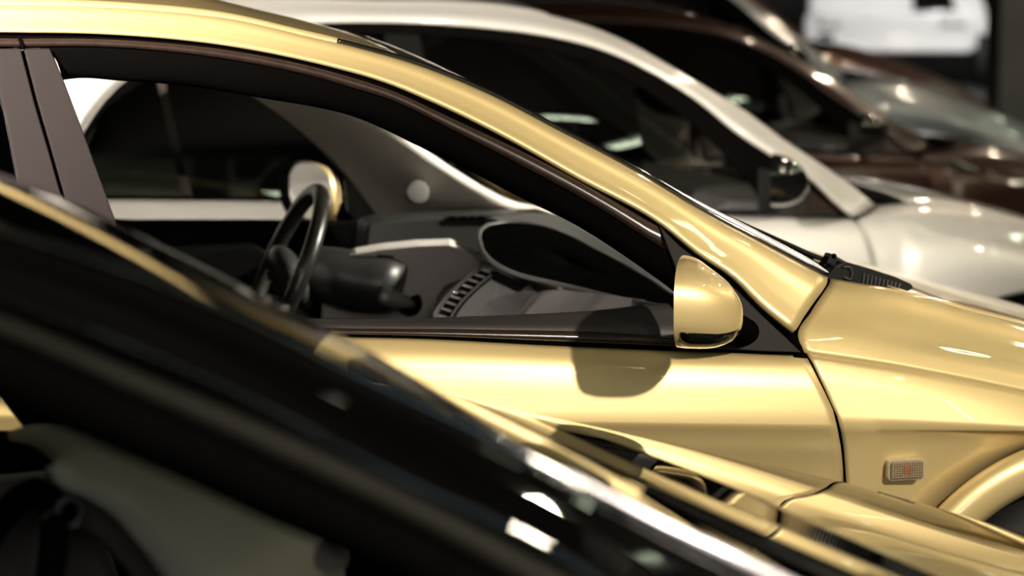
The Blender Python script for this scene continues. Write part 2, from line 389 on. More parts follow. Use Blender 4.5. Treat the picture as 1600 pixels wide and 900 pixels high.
    def rrect(hw, hh, r, y):
        out = []
        for cx_, cz_, a0 in ((hw-r, hh-r, 0), (-hw+r, hh-r, 90), (-hw+r, -hh+r, 180), (hw-r, -hh+r, 270)):
            for k in range(6):
                a_ = math.radians(a0+k*18); out.append(np.array([c[0]+cx_+r*math.cos(a_), y, c[2]+cz_+r*math.sin(a_)]))
        return out
    rep = slab('side_repeater', rrect(hw, hh, .008, -.006), (0, .014, 0), M['lens_rim'], R, .002, smooth=False)
    slab('lamp_lens', rrect(hw*.86, hh*.8, .005, -.0095), (0, .006, 0), M['lens'], rep, .001)
    slab('lamp_bulb', rrect(hw*.2, hh*.4, .003, -.0108), (0, .003, 0), M['amber'], rep, .001)
    vs, fs = [], []
    for q in [(-.82+.137*k, 0) for k in range(13)]:
        b0 = len(vs); x_ = c[0]+hw*q[0]*.98; vs += [(x_-.0007, -.0098, c[2]-hh*.76), (x_+.0007, -.0098, c[2]-hh*.76), (x_, -.0122, c[2]-hh*.76), (x_-.0007, -.0098, c[2]+hh*.76), (x_+.0007, -.0098, c[2]+hh*.76), (x_, -.0122, c[2]+hh*.76)]
        fs += [(b0, b0+2, b0+5, b0+3), (b0+2, b0+1, b0+4, b0+5)]
    for k in range(7):
        z_ = c[2]+hh*(-.66+.22*k); b0 = len(vs); xa, xb = c[0]-hw*.82, c[0]+hw*.82
        vs += [(xa, -.0098, z_-.0006), (xa, -.0098, z_+.0006), (xa, -.012, z_), (xb, -.0098, z_-.0006), (xb, -.0098, z_+.0006), (xb, -.012, z_)]
        fs += [(b0, b0+2, b0+5, b0+3), (b0+2, b0+1, b0+4, b0+5)]
    mesh('lens_ribs', vs, fs, M['lens_rim'], rep, smooth=False)
    # --- hood
    hx = [(1398, 452), (1500, 482), (1600, 508), (1750, 549), (1900, 590), (2150, 690)]
    hu = smooth_curve([q+np.array([.0, .003, .001]) for q in S_(hx, .16)], 50)
    hr = []
    for j in range(25):
        t1 = j/24; b_ = 4*t1*(1-t1)
        hr.append(np.array([[q[0]-(.03*b_ if k < 6 else 0)+.05*b_*(k/49), q[1]+(W_A-2*q[1])*t1, q[2]+.012*b_**.7] for k, q in enumerate(hu)]))
    mesh('hood', *grid(hr), p, R, thick=.003)
    # nose
    ns = [np.array([q[-1] for q in hr])]
    for dx, dz in ((.05, -.05), (.08, -.14), (.09, -.3), (.06, -.45)): ns.append(ns[0]+np.array([dx, 0, dz])*np.array([1, 1, 1]))
    mesh('front_bumper', *grid(across(ns, 14)), p, R, thick=.003)
    # --- cowl with drain ribs
    cw = S_([(1292, 428), (1306, 410), (1322, 403), (1360, 414), (1400, 427), (1424, 438), (1428, 444), (1420, 449), (1395, 453), (1340, 444), (1298, 436)], .19)
    cowl = slab('cowl_panel', [q+np.array([0, 0, -.006]) for q in cw], (0, .05, -.01), M['plastic'], R, .002)
    for k in range(10):
        x_ = 1349+k*6.2; a_, b_ = PS(x_-1, 447+(x_-1349)*.06, .186), PS(x_+1.5, 427+(x_-1349)*.28, .188)
        if b_[2] > a_[2]+.003: tube('cowl_rib', [a_, (a_+b_)/2, b_], .0011, M['rib'], cowl, n=6, seg=6)
    tube('cowl_cap', [PS(x, y, .184) for x, y in ((1318, 417), (1329, 418), (1332, 426), (1329, 436), (1319, 433))], .0012, M['rib'], cowl, n=24, seg=6)
    cs = [PS(1292, 430, .2), PS(1330, 440, .2), PS(1395, 452, .2)]
    rows = []
    for j in range(13):
        t1 = j/12; b_ = 4*t1*(1-t1); rows.append(np.array([[q[0]-(.0 if i else 0)+.0*b_, .19+(W_A-.38)*t1, q[2]-.02+.01*b_] for i, q in enumerate(cs)]))
    mesh('scuttle', *grid(rows), M['plastic'], R, thick=.004)
    # wiper: spindle, knuckle and arm
    wp = PS(1298, 416, .24)
    wip = disc('wiper', wp-np.array([0, 0, .03]), (-.35, 0, .94), .019, .03, M['plastic'], R)
    box('wiper_knuckle', wp+np.array([.004, -.002, .008]), (.034, .028, .02), M['plastic'], wip, .004, Matrix.Rotation(.5, 3, 'Y'))
    for q in ((1290, 404), (1303, 400), (1310, 412), (1296, 424), (1284, 412)):
        a_ = PS(*q, .225); blob('wiper_spring', a_, (.005, .006, .0045), M['rubber'], wip)
    pa = [PS(x, y, d) for x, y, d in ((1300, 410, .235), (1270, 399, .25), (1235, 383, .27), (1197, 366, .3), (1160, 349, .36), (1130, 336, .45))]
    tube('wiper_arm', pa, [.0065-.0035*i/29 for i in range(30)], M['plastic'], wip, n=30, flat=.7)
    tube('wiper_blade', [q+np.array([.012, .03, -.012]) for q in pa[1:]], .004, M['rubber'], wip, n=20)
    # --- door mirror
    prof = [(1040, 402, 538), (1050, 401.5, 539.5), (1066, 403.5, 540), (1080, 406, 540), (1095, 411, 539.5), (1110, 418, 538), (1124, 425.5, 534), (1138, 435, 528), (1150, 449, 519), (1157, 458, 512), (1162, 472, 503), (1164.5, 488, 491)]
    Ym, Yo = -.13, -.232
    def ringpts(i, k=1.0, a_=None):
        px, yt, yb = prof[i]; zt, zb = PS(px, yt, Ym)[2], PS(px, yb, Ym)[2]; x = PS(px, (yt+yb)/2, -.19)[0]; s = (px-1040)/124.5
        hz, zc = (zt-zb)/2*k, (zt+zb)/2; hy = (.098*max(0, 1-s**2.6)**.55+.003)*k; yc = -.134-.03*s*s
        an = np.linspace(0, 2*math.pi, 48, endpoint=False) if a_ is None else a_; out = []
        for q in an:
            cy, cz = math.cos(q), math.sin(q); e_ = 2/2.7
            y = yc+hy*math.copysign(abs(cy)**e_, cy); z = zc+hz*math.copysign(abs(cz)**e_, cz)
            out.append(np.array([x+(y-Yo)*.42*(1-s), y, z]))
        return np.array(out)
    shell = [ringpts(i) for i in range(len(prof))]
    vs, fs = grid([np.vstack([r_, r_[:1]]) for r_ in across(shell, 34)])
    mir = mesh('door_mirror', vs, fs, p if near_mirror_paint is None else near_mirror_paint, R)
    inner = [ringpts(0), ringpts(0, .96)+np.array([.003, 0, 0]), ringpts(0, .93)+np.array([.02, 0, 0])]
    mesh('mirror_bezel', *grid([np.vstack([r_, r_[:1]]) for r_ in inner]), M['plastic'], mir)
    g_ = ringpts(0, .93)+np.array([.014, 0, 0]); mesh('mirror_glass', list(g_), [tuple(range(48))], M['mirror'], mir, smooth=False)
    # underside strip
    an = np.linspace(math.radians(180+22), math.radians(180+56), 9)
    rows = []
    for i in range(1, 9):
        rows.append(ringpts(i, 1.006, an)+np.array([0, -.0008, 0]))
    mesh('mirror_lower_strip', *grid(rows), M['gloss_black'], mir, thick=.001)
    far_obs = [mir]
    tube('mirror_foot', [PS(1115, 500, -.08), PS(1135, 508, -.05), PS(1150, 514, -.02), PS(1158, 518, .02)], [.028, .029, .03, .03, .03, .03, .03, .03], M['rubber'], mir, n=8, seg=16, flat=.8)
    if far_mirror:
        fm = mirrored(mir, W_A, R); fm.location = (-.26, -.02, .0)
        for ch in list(mir.children): mirrored(ch, W_A, fm)
    M = M_all
    (inside or interior_a)(R)

def interior_a(R):
    # floor pan, far door, headliner
    x0, x1 = PS(-900, 500, 0)[0], PS(2000, 700, 0)[0]
    slab('underbody', [(x0, .06, .3), (x1-.25, .06, .3), (x1-.25, W_A-.06, .3), (x0, W_A-.06, .3)], (0, 0, -.06), M['dark_in'], R, 0)
    slab('bulkhead', [(PS(1290, 500, 0)[0]+.06, .1, .3), (PS(1290, 500, 0)[0]+.06, .1, .9), (PS(1290, 500, 0)[0]+.06, W_A-.1, .9), (PS(1290, 500, 0)[0]+.06, W_A-.1, .3)], (.03, 0, 0), M['dark_in'], R, 0)
    slab('rear_seat_bulkhead', [(x0+.25, .12, .3), (x0+.25, .12, 1.0), (x0+.25, W_A-.12, 1.0), (x0+.25, W_A-.12, .3)], (.05, 0, 0), M['dark_in'], R, 0)
    ft = G.P
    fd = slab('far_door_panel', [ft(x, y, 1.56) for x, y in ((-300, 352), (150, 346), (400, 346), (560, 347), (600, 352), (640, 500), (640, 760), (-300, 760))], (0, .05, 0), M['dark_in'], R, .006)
    tube('door_pull', [ft(x, y, 1.52) for x, y in ((362, 398), (370, 409), (384, 416), (395, 417))], .0035, M['chrome'], fd, n=16)
    slab('far_armrest', [ft(x, y, 1.46) for x, y in ((150, 400), (400, 385), (470, 420), (470, 470), (150, 470))], (0, .09, 0), M['dark_in'], R, .008)
    # far pillar trim, rounded
    up = [(430, 128), (500, 155), (560, 181), (640, 224), (700, 264), (760, 300), (800, 319), (850, 330), (880, 334)]
    lo = [(385, 140), (440, 178), (490, 220), (530, 262), (560, 300), (578, 330), (590, 346), (600, 348), (620, 349)]
    a, b = smooth_curve([ft(x, y, 1.40) for x, y in up], 60), smooth_curve([ft(x, y, 1.52) for x, y in lo], 60)
    rows = [a+np.array([0, .06, -.0]), a]
    for t, d in ((.2, -.012), (.4, -.016), (.6, -.01), (.8, .0), (1, 0)): rows.append(a*(1-t)+b*t+np.array([0, d, 0]))
    pt = mesh('pillar_trim', *grid(across(rows, 22)), M['trim'], R, thick=.01)
    c = ft(651, 299, 1.40); disc('tweeter_grille', c+np.array([0, -.012, 0]), (.1, 1, -.12), .0245, .03, M['tweeter'], pt, bevel=.003)
    # far mirror sail seen inside
    slab('far_sail_trim', [ft(x, y, 1.50) for x, y in ((540, 280), (560, 300), (600, 349), (560, 349), (545, 330))], (0, .03, 0), M['dash'], R, .002)
    # dashboard base: one long body across the car
    pr = [(1110, 590), (1062, 545), (1030, 535), (985, 532), (930, 540), (890, 555), (880, 580), (880, 700), (1110, 700)]
    near = [ft(x, y, .14) for x, y in pr]
    d = slab('dashboard', [near[k] for k in range(len(near))], (0, 1.38, 0), M['dash'], R, .012)
    # far top band with defroster slots
    fb = [(574, 350), (600, 343), (680, 339), (760, 336), (860, 333), (900, 352), (880, 400), (760, 400), (700, 386), (640, 388), (570, 398)]
    slab('far_dash_top', [ft(x, y, 1.28) for x, y in fb], (0, .12, 0), M['leather_grey'], d, .008)
    for k in range(6):
        x_ = 703+k*15; slab('defroster_slot', [ft(q[0], q[1], 1.272) for q in ((x_, 338), (x_+10, 338), (x_+13, 345), (x_+3, 345))], (0, .01, 0), M['rubber'], d, 0)
    # driver side face of the dash
    wg = [(505, 428), (520, 408), (556, 395), (600, 388), (650, 383), (704, 381), (722, 387), (742, 402), (764, 417), (735, 440), (705, 466), (684, 500), (676, 530), (500, 530)]
    def pw(x, y, o=0): return ft(x, y, 1.0+o+(385-y)*-.0014*1.0)
    wgm = slab('dash_face', [pw(x, y) for x, y in wg], (.02, .1, 0), M['dash_grey'], d, .008)
    slab('air_vent', [pw(x, y, -.006) for x, y in ((568, 408), (604, 410), (596, 432), (562, 428))], (0, .02, 0), M['rubber'], d, .002)
    for k in range(4):
        y_ = 412+k*5; tube('vent_louver', [pw(566-k*1.2, y_, -.01), pw(602-k*1.6, y_+1.5, -.01)], .0016, M['dash'], d, n=4, seg=6)
    slab('switch_panel', [pw(x, y, -.004) for x, y in ((590, 398), (616, 400), (614, 406), (590, 404))], (0, .01, 0), M['dash'], d, .001)
    c = pw(641, 474, -.01)
    disc('ignition_recess', c, (-.5, -1, .1), .026, .006, M['rubber'], d)
    # centre console face with vent strips
    cf = [(764, 417), (790, 428), (842, 450), (836, 462), (815, 480), (800, 505), (676, 505), (684, 490), (705, 466), (735, 440)]
    def pc(x, y, o=0): return ft(x, y, .84+o+(430-y)*.0014)
    slab('console_face', [pc(x, y) for x, y in cf], (.02, .1, 0), M['dash'], d, .006)
    st = [(752, 421), (735, 434), (715, 452), (698, 470), (684, 492)]
    for k in range(9):
        t = k/8; a_ = smooth_curve([pc(x, y, -.008) for x, y in st], 9)[k]
        b_ = smooth_curve([pc(x+16, y+5, -.008) for x, y in st], 9)[k]
        tube('vent_louver', [a_, b_], .0022, M['dash_mid'], d, n=4, seg=6)
    ss = smooth_curve([pc(x, y, -.005) for x, y in st], 20); s2 = smooth_curve([pc(x+18, y+6, -.005) for x, y in st], 20)
    mesh('vent_strip', *grid([ss, s2]), M['rubber'], d, thick=.003)
    tube('vent_frame', [pc(x+20, y+6, -.008) for x, y in st], .0022, M['dash_mid'], d, n=24)
    tube('vent_frame', [pc(x-3, y-2, -.008) for x, y in st], .0022, M['dash_mid'], d, n=24)
    blob('vent_knob', pc(713, 457, -.012), (.009, .004, .005), M['chrome'], d, Matrix.Rotation(-.4, 3, 'Y'))
    slab('display_hood', [pc(x, y, -.012) for x, y in ((766, 424), (776, 424), (822, 444), (808, 456), (770, 438))], (0, .015, 0), M['rubber'], d, .003)
    slab('display_screen', [pc(x, y, -.006) for x, y in ((778, 444), (806, 456), (788, 478), (772, 484))], (0, .008, 0), M['dash_hood'], d, .001)
    slab('air_vent', [pc(x, y, -.006) for x, y in ((824, 451), (848, 456), (812, 491), (780, 491))], (0, .01, 0), M['rubber'], d, .002)
    for k in range(4):
        y_ = 457+k*9; x_ = 820-k*11; tube('vent_louver', [pc(x_, y_, -.012), pc(x_+26, y_+1, -.012)], .0032, M['dash'], d, n=4, seg=6)
    blob('vent_knob', pc(799, 487, -.014), (.009, .004, .0035), M['chrome'], d)
    tube('vent_frame', [pc(x, y, -.012) for x, y in ((868, 453), (850, 458), (832, 472), (815, 490))], .0035, M['dash_mid'], d, n=16)
    # passenger side face
    gf = [(842, 462), (858, 453), (880, 452), (930, 458), (990, 466), (1060, 476), (1060, 530), (800, 530), (820, 488)]
    def pg(x, y, o=0): return ft(x, y, .46+o+(480-y)*.001)
    slab('glovebox_face', [pg(x, y) for x, y in gf], (0, .06, -.01), M['dash_purple'], d, .006)
    # oval instrument binnacle: rim and dark bowl
    ov = [(747, 372), (752, 358), (768, 350), (795, 347), (842, 353), (885, 368), (929, 390), (987, 421), (1040, 455), (1064, 476), (1040, 478), (987, 470), (940, 460), (900, 450), (860, 441), (813, 430), (780, 416), (756, 396)]
    def po(x, y, o=0): return ft(x, y, 1.12+o-(y-347)*.0052)
    oc = smooth_curve([po(x, y) for x, y in ov+ov[:1]], 73)[:-1]
    cen = oc.mean(0); rows = [oc, cen+(oc-cen)*.96+np.array([0, 0, -.012]), cen+(oc-cen)*.85+np.array([.02, 0, -.045]), cen+(oc-cen)*.5+np.array([.03, 0, -.07]), cen+(oc-cen)*.02+np.array([.03, 0, -.075])]
    rows2 = [r_ for r_ in [oc+np.array([0, -.004, .0]), cen+(oc-cen)*.97+np.array([0, -.004, 0]), cen+(oc-cen)*.5+np.array([0, -.003, 0]), cen+(oc-cen)*.02+np.array([0, -.003, 0])]]
    ob = mesh('instrument_binnacle', *grid([np.vstack([r_, r_[:1]]) for r_ in rows2]), M['binnacle'], d, thick=.002)
    tube('binnacle_rim', [q+np.array([0, -.006, 0]) for q in oc], .0045, M['dash_mid'], d, closed=True)
    hd = [(1064, 476), (1040, 455), (987, 421), (929, 390), (885, 368), (842, 353), (795, 347), (760, 340), (800, 334), (870, 334), (900, 345), (940, 368), (1000, 408), (1064, 452)]
    slab('binnacle_hood', [po(x, min(y, 476), .0) for x, y in hd], (.0, .03, -.01), M['dash_hood'], d, .003)
    # ---- steering wheel
    hub = ft(442, 430, 1.08); ax = Vector((-math.cos(math.radians(24)), -.0, math.sin(math.radians(24))))
    s = Vector((0, 1, 0)); u = s.cross(ax).normalized()
    if u.z < 0: u = -u
    Rr = .178; ring = [Vector(hub)+s*math.cos(a_)*Rr+u*math.sin(a_)*Rr for a_ in np.linspace(0, 2*math.pi, 64, endpoint=False)]
    sw = tube('steering_wheel', [np.array(q) for q in ring], .0165, M['leather'], R, closed=True, seg=14)
    H = Vector(hub)
    blob('airbag_cover', H-ax*.015, (.035, .085, .07), M['leather_grey'], sw, Matrix.Rotation(math.radians(-24), 3, 'Y'))
    for a_ in (0, math.pi, math.radians(250), math.radians(290)):
        e_ = H+s*math.cos(a_)*Rr*.97+u*math.sin(a_)*Rr*.97
        tube('wheel_spoke', [np.array(H+(e_-H)*.3-ax*.012), np.array(H+(e_-H)*.7-ax*.012), np.array(e_)], [.02, .016, .012, .011, .011, .011], M['leather_grey'], sw, n=6, seg=10)
    disc('wheel_emblem', H+ax*.019, ax, .021, .006, M['chrome'], sw, bevel=.002)
    disc('emblem_field', H+ax*.0255, ax, .016, .002, M['emblem'], sw, bevel=.0005)
    for sg in (-1, 1):
        tube('emblem_bar', [np.array(H+ax*.028+s*sg*.007+u*.01), np.array(H+ax*.028+s*sg*.006-u*.01)], .0018, M['chrome'], sw, n=4, seg=6)
    tube('emblem_bar', [np.array(H+ax*.028+s*.006), np.array(H+ax*.028-s*.006)], .0016, M['chrome'], sw, n=4, seg=6)
    # column shroud and stalk
    cs = [Vector(ft(470, 418, 1.08)), Vector(ft(520, 430, 1.06)), Vector(ft(560, 440, 1.05)), Vector(ft(605, 446, 1.03)), Vector(ft(622, 452, 1.02))]
    tube('column_shroud', [np.array(q) for q in cs], [.045, .05, .055, .058, .06, .06, .058, .05], M['leather_grey'], R, n=8, seg=18)
    tube('column_switch', [ft(590, 462, .98), ft(625, 470, .98), ft(648, 476, .98)], [.02, .021, .02, .014, .006], M['leather_grey'], R, n=5, seg=14)

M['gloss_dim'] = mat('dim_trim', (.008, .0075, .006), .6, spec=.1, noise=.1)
M['sail'] = mat('sail_plastic', (.0085, .007, .0068), .6, spec=.2, noise=.1, nscale=800)
M['glint_pale'] = mat('painted_glint', (.85, .82, .9), .22, .3, .8, .05, noise=.12, nscale=700)  # pale colour of the painted reflection on the windshield edge
M['lens_rim'] = mat('clear_lens', (.5, .43, .3), .12, .2, 1, .02, noise=.1, nscale=300)
M['rib'] = mat('satin_rib', (.07, .07, .07), .35, noise=.1)
M['dash_mid'] = mat('dash_mid', (.07, .07, .07), .4, noise=.1, nscale=600)
M['dash_hood'] = mat('dash_hood', (.06, .06, .06), .55, noise=.1, nscale=600, bump=.2, bscale=1200)
M['dash_purple'] = mat('dash_glovebox', (.1, .088, .093), .6, noise=.06, nscale=800, bump=.2, bscale=1200)
M['binnacle'] = mat('binnacle_lens', (.0015, .0015, .0015), .8, 0, 0, noise=.2, nscale=40, spec=.0)
M['tweeter'] = mat('tweeter', (.16, .155, .15), .7, bump=.5, bscale=2500, noise=.1)
M['leather_grey'] = mat('shroud_grey', (.022, .022, .022), .4, noise=.1, nscale=500)
M['emblem'] = mat('emblem_blue', (.02, .04, .15), .2, .3, .5, noise=.05)

# ============================================================ model B : the saloon traced from the silver car
S = Frame(-.556, 2.232, 14); W_B = 1.7
def PB(x, y, off=0): return S.P(x, y, .03-.35*.85+off, .35)
def QB(x, y, d): return S.P(x, y, d)
UB = [(-560, 190), (-390, 100), (-190, 40), (60, 10), (320, 3), (480, 3), (600, 7), (713, 8), (827, 19), (921, 42), (978, 66), (1053, 108), (1110, 142), (1160, 172), (1227, 221), (1287, 261), (1340, 298), (1366, 321)]
LB = [(-420, 312), (-200, 312), (40, 310), (88, 282), (108, 236), (128, 194), (152, 160), (184, 127), (230, 97), (300, 66), (400, 43), (480, 36), (600, 34), (751, 42), (864, 57), (940, 76), (1010, 107), (1090, 156), (1151, 206), (1204, 241), (1264, 278), (1313, 325), (1332, 338)]
def build_b(root, paint, side_glass='side_glass', mirror_mat='gloss_black', far=True):
    R = root; p = M[paint]; n = 90
    u, l = smooth_curve([PB(x, y, .05) for x, y in UB], n), smooth_curve([PB(x, y, 0) for x, y in LB], n)
    rows = [l+np.array([0, .012, 0])]
    for t, off in ((0, 0), (.3, -.012), (.6, -.008), (.85, .0), (1, 0)): rows.append(l*(1-t)+u*t+np.array([0, off, 0]))
    f = mesh('roof_rail_and_pillar', *grid(across(rows, 16)), p, R, thick=.004); mirrored(f, W_B, R)
    def cross(pts, bump, fwd=0, k=17):
        return [np.array([[q[0]+fwd*4*(j/(k-1))*(1-j/(k-1)), q[1]+(W_B-2*q[1])*j/(k-1), q[2]+bump*4*(j/(k-1))*(1-j/(k-1))] for q in pts]) for j in range(k)]
    ir = u[:, 0] < PB(860, 26, .05)[0]
    mesh('roof', *grid(cross(u[ir], .03)), p, R, thick=.006)
    mesh('windshield', *grid(cross(np.vstack([u[ir][-1:], u[~ir]]), .015, .04)), M['glass_dark'], R)
    # side glass area: frame, glass, pillars
    top = [PB(x, y, .012) for x, y in [(95, 262), (118, 210), (150, 158), (184, 124), (230, 95), (300, 66), (400, 46), (480, 39), (600, 37), (751, 45), (864, 60), (940, 79), (1010, 110), (1090, 159), (1151, 209), (1204, 244), (1264, 281), (1313, 328), (1328, 338)]]
    inn = [PB(x, y, .02) for x, y in [(112, 270), (134, 216), (165, 170), (200, 145), (245, 115), (310, 84), (400, 62), (480, 56), (600, 54), (751, 62), (860, 80), (930, 100), (990, 130), (1060, 178), (1110, 220), (1150, 262), (1175, 292), (1186, 315), (1188, 331)]]
    f = panel('window_frame', [[q+np.array([0, .0, 0]) for q in top], inn], 90, 6, M['rubber'], R, .006); mirrored(f, W_B, R)
    tube('window_trim', [PB(x, y, .006) for x, y in [(100, 262), (124, 212), (156, 163), (190, 128), (236, 98), (304, 69)]], .0045, M['chrome_dull'], R, n=30)
    bl = [(80, 311), (180, 311), (450, 314), (800, 322), (1130, 332), (1345, 339)]
    gl = [PB(x, y, .024) for x, y in [(70, 314), (105, 268), (134, 214), (165, 166), (200, 142), (300, 84), (400, 60), (600, 50), (751, 58), (860, 76), (990, 126), (1060, 174), (1110, 216), (1155, 262), (1190, 300), (1192, 334), (800, 324), (450, 316)]]
    gt = by_x([(p_[0], p_[1], p_[2]) for p_ in gl[:11]], np.linspace(gl[1][0], gl[10][0], 60)); gb_ = by_x([PB(x, y, .024) for x, y in ((70, 314), (450, 316), (800, 324), (1192, 334))], np.linspace(gl[1][0], gl[10][0], 60))
    f = mesh('side_window', *grid([gt*(1-t)+gb_*t+np.array([0, -.055*t*(1-t), 0]) for t in np.linspace(0, 1, 14)]), M[side_glass], R); mirrored(f, W_B, R)
    f = slab('quarter_divider', [PB(x, y, .016) for x, y in ((242, 112), (254, 108), (300, 308), (285, 308))], (0, .008, 0), M['divider'], R, .002); mirrored(f, W_B, R)
    f = slab('centre_pillar', [PB(x, y, .016) for x, y in ((600, 52), (655, 54), (720, 322), (640, 320))], (0, .008, 0), M['gloss_black'], R, .002); mirrored(f, W_B, R)
    f = slab('mirror_sail', [PB(x, y, .01) for x, y in ((1186, 262), (1264, 284), (1326, 338), (1186, 336))], (0, .012, 0), M['plastic'], R, .002); mirrored(f, W_B, R)
    slab('window_sail_glass', [PB(x, y, .006) for x, y in ((1262, 300), (1272, 301), (1312, 335), (1262, 334))], (0, .004, 0), M['gloss'], R, .001)
    # door skins and fender
    top = [(-500, 322), (-200, 316), (80, 313), (180, 313), (450, 316), (800, 325), (1130, 336), (1340, 341)]
    gp = smooth_curve([(1333, 340), (1345, 352), (1357, 372), (1367, 400), (1374, 440), (1378, 500), (1378, 620), (1365, 760)], 120)
    def gx(y): return np.interp(y, gp[:, 1], gp[:, 0])
    def skin(name, xa, xb):
        rr = []
        for i, (py, d) in enumerate([(0, .045), (4, .028), (10, .016), (30, .0), (60, -.01), (90, -.012), (100, -.006), (150, .006), (240, .03), (420, .07)]):
            xe = xb if xb else gx(341+py)-2.0; xs = np.linspace(xa, xe, 60); ys = by_x(top, xs)[:, 1]+py
            rr.append(np.array([QB(x, y, d) for x, y in zip(xs, ys)]))
        return mesh(name, *grid(across(rr, 26)), p, R, thick=.003)
    f = skin('front_door', 652, None); mirrored(f, W_B, R)
    f = skin('rear_door', 60, 648); mirrored(f, W_B, R)
    f = skin('rear_quarter_panel', -500, 56); mirrored(f, W_B, R)
    slab('gap_backing', [QB(x, y, .05) for x, y in ((1310, 338), (1340, 336), (1395, 440), (1395, 740), (1350, 740), (1355, 440))], (0, .004, 0), M['rubber'], R, 0)
    slab('belt_backing', [QB(x, y, .07) for x, y in ((-400, 300), (450, 308), (1345, 334), (1345, 420), (-400, 420))], (0, .004, 0), M['rubber'], R, 0)
    acx, acy, ar = 1632, 668, 214
    F = [[(1368, 322), (1420, 318), (1500, 325), (1600, 350), (1750, 398), (1900, 462), (1980, 510)], [(1352, 334), (1420, 330), (1500, 338), (1600, 364), (1750, 414), (1900, 482), (1980, 530)], [(1340, 345), (1420, 348), (1500, 358), (1600, 384), (1750, 436), (1900, 505), (1980, 555)]]
    rr = [smooth_curve([QB(x, y, d) for x, y in c], 70) for c, d in zip(F, (.15, .09, .045))]
    base = F[2]; t = np.linspace(0, 1, 70)
    for fr_, d in ((.12, .012), (.35, -.008), (.6, -.012), (.8, -.006), (1, .004)):
        x0 = gx(345+fr_*110); xs = x0+2+(1980-x0)*t; yb = by_x(base, xs)[:, 1]
        bot = np.full(70, 740.); i = np.abs(xs-acx) < ar-1; bot[i] = acy-np.sqrt(ar**2-(xs[i]-acx)**2); bot[xs > acx+ar-1] = 640
        bot = np.maximum(bot, yb+10); ys = yb+(bot-yb)*fr_
        rr.append(np.array([QB(x, y, d) for x, y in zip(xs, ys)]))
    f = mesh('front_fender', *grid(across(rr, 36)), p, R, thick=.003); mirrored(f, W_B, R)
    rows = [np.array([QB(acx+r_*math.cos(a_), acy-r_*math.sin(a_), d) for a_ in np.linspace(-.1, math.pi+.1, 50)]) for r_, d in ((212, .004), (208, .01), (206, .28))]
    mesh('wheel_arch_liner', *grid(rows), M['dark_in'], R, thick=.003)
    wc = QB(acx, acy, 0); wheel(R, wc[0], .3, .04, .3, -1)
    hu = smooth_curve([QB(x, y, .155)+np.array([0, 0, .001]) for x, y in F[0][1:]], 40); hr = []
    for j in range(21):
        t1 = j/20; b_ = 4*t1*(1-t1)
        hr.append(np.array([[q[0]+.1*b_*(k/39)-.02*b_*(1-k/39), q[1]+(W_B-2*q[1])*t1, q[2]+.028*b_**.6] for k, q in enumerate(hu)]))
    mesh('hood', *grid(hr), p, R, thick=.004)
    ns = [np.array([q[-1] for q in hr])]
    for dx, dz in ((.04, -.05), (.06, -.15), (.06, -.35)): ns.append(ns[0]+np.array([dx, 0, dz]))
    mesh('front_bumper', *grid(across(ns, 12)), p, R, thick=.004)
    # cowl, mirror, interior
    cs = [QB(1366, 323, .16), QB(1400, 322, .16), QB(1424, 319, .16)]
    mesh('cowl_panel', *grid([np.array([[q[0], .14+(W_B-.28)*j/10, q[2]-.012] for q in cs]) for j in range(11)]), M['plastic'], R, thick=.004)
    for side in (0, 1):
        c = np.array(QB(1228, 280, -.1)); c = c if not side else fl(c, W_B)
        sg_ = 1 if not side else -1
        def ring(t, k=1.0, push=0):
            out = []
            for q in np.linspace(0, 2*math.pi, 41):
                cy, cz = math.cos(q), math.sin(q); e_ = .72
                y = .095*max(0, 1-t**2.4)**.5*k*math.copysign(abs(cy)**e_, cy); z = .066*max(0, 1-t**2.2)**.5*k*math.copysign(abs(cz)**e_, cz)
                out.append(c+np.array([-.035+.09*t+(y*.42)*(1-t)+push, sg_*y, z-.012*t]))
            return np.array(out)
        mm = mesh('door_mirror', *grid([ring(t) for t in (0, .15, .3, .45, .6, .72, .82, .9, .96, .999)]), M[mirror_mat], R)
        mesh('mirror_bezel', *grid([ring(0), ring(0, .9, .004), ring(0, .88, .02)]), M['plastic'], mm)
        mesh('mirror_glass', list(ring(0, .89, .012)[:-1]), [tuple(range(40))], M['mirror'], mm, smooth=False)
        e = c+np.array([.03, sg_*.07, -.045]); e2 = c+np.array([.06, sg_*.14, -.05])
        tube('mirror_foot', [c+np.array([.01, 0, -.035]), e, e2], .022, M['plastic'], mm, n=6, seg=12)
    xa, xb = QB(-480, 300, 0)[0], QB(1900, 500, 0)[0]
    slab('underbody', [(xa, .06, .28), (xb-.2, .06, .28), (xb-.2, W_B-.06, .28), (xa, W_B-.06, .28)], (0, 0, -.05), M['dark_in'], R, 0)
    xw = QB(1366, 323, .16)[0]
    slab('bulkhead', [(xw+.02, .1, .28), (xw+.02, .1, .84), (xw+.02, W_B-.1, .84), (xw+.02, W_B-.1, .28)], (.03, 0, 0), M['dark_in'], R, 0)
    slab('boot_bulkhead', [(xa+.3, .1, .28), (xa+.3, .1, 1.05), (xa+.3, W_B-.1, 1.05), (xa+.3, W_B-.1, .28)], (.03, 0, 0), M['dark_in'], R, 0)
    prf = [(xw-.02, .84), (xw-.25, .88), (xw-.42, .89), (xw-.5, .84), (xw-.48, .7), (xw-.1, .6)]
    slab('dashboard', [(x, .1, z) for x, z in prf], (0, W_B-.2, 0), M['dash_hood'], R, .02)
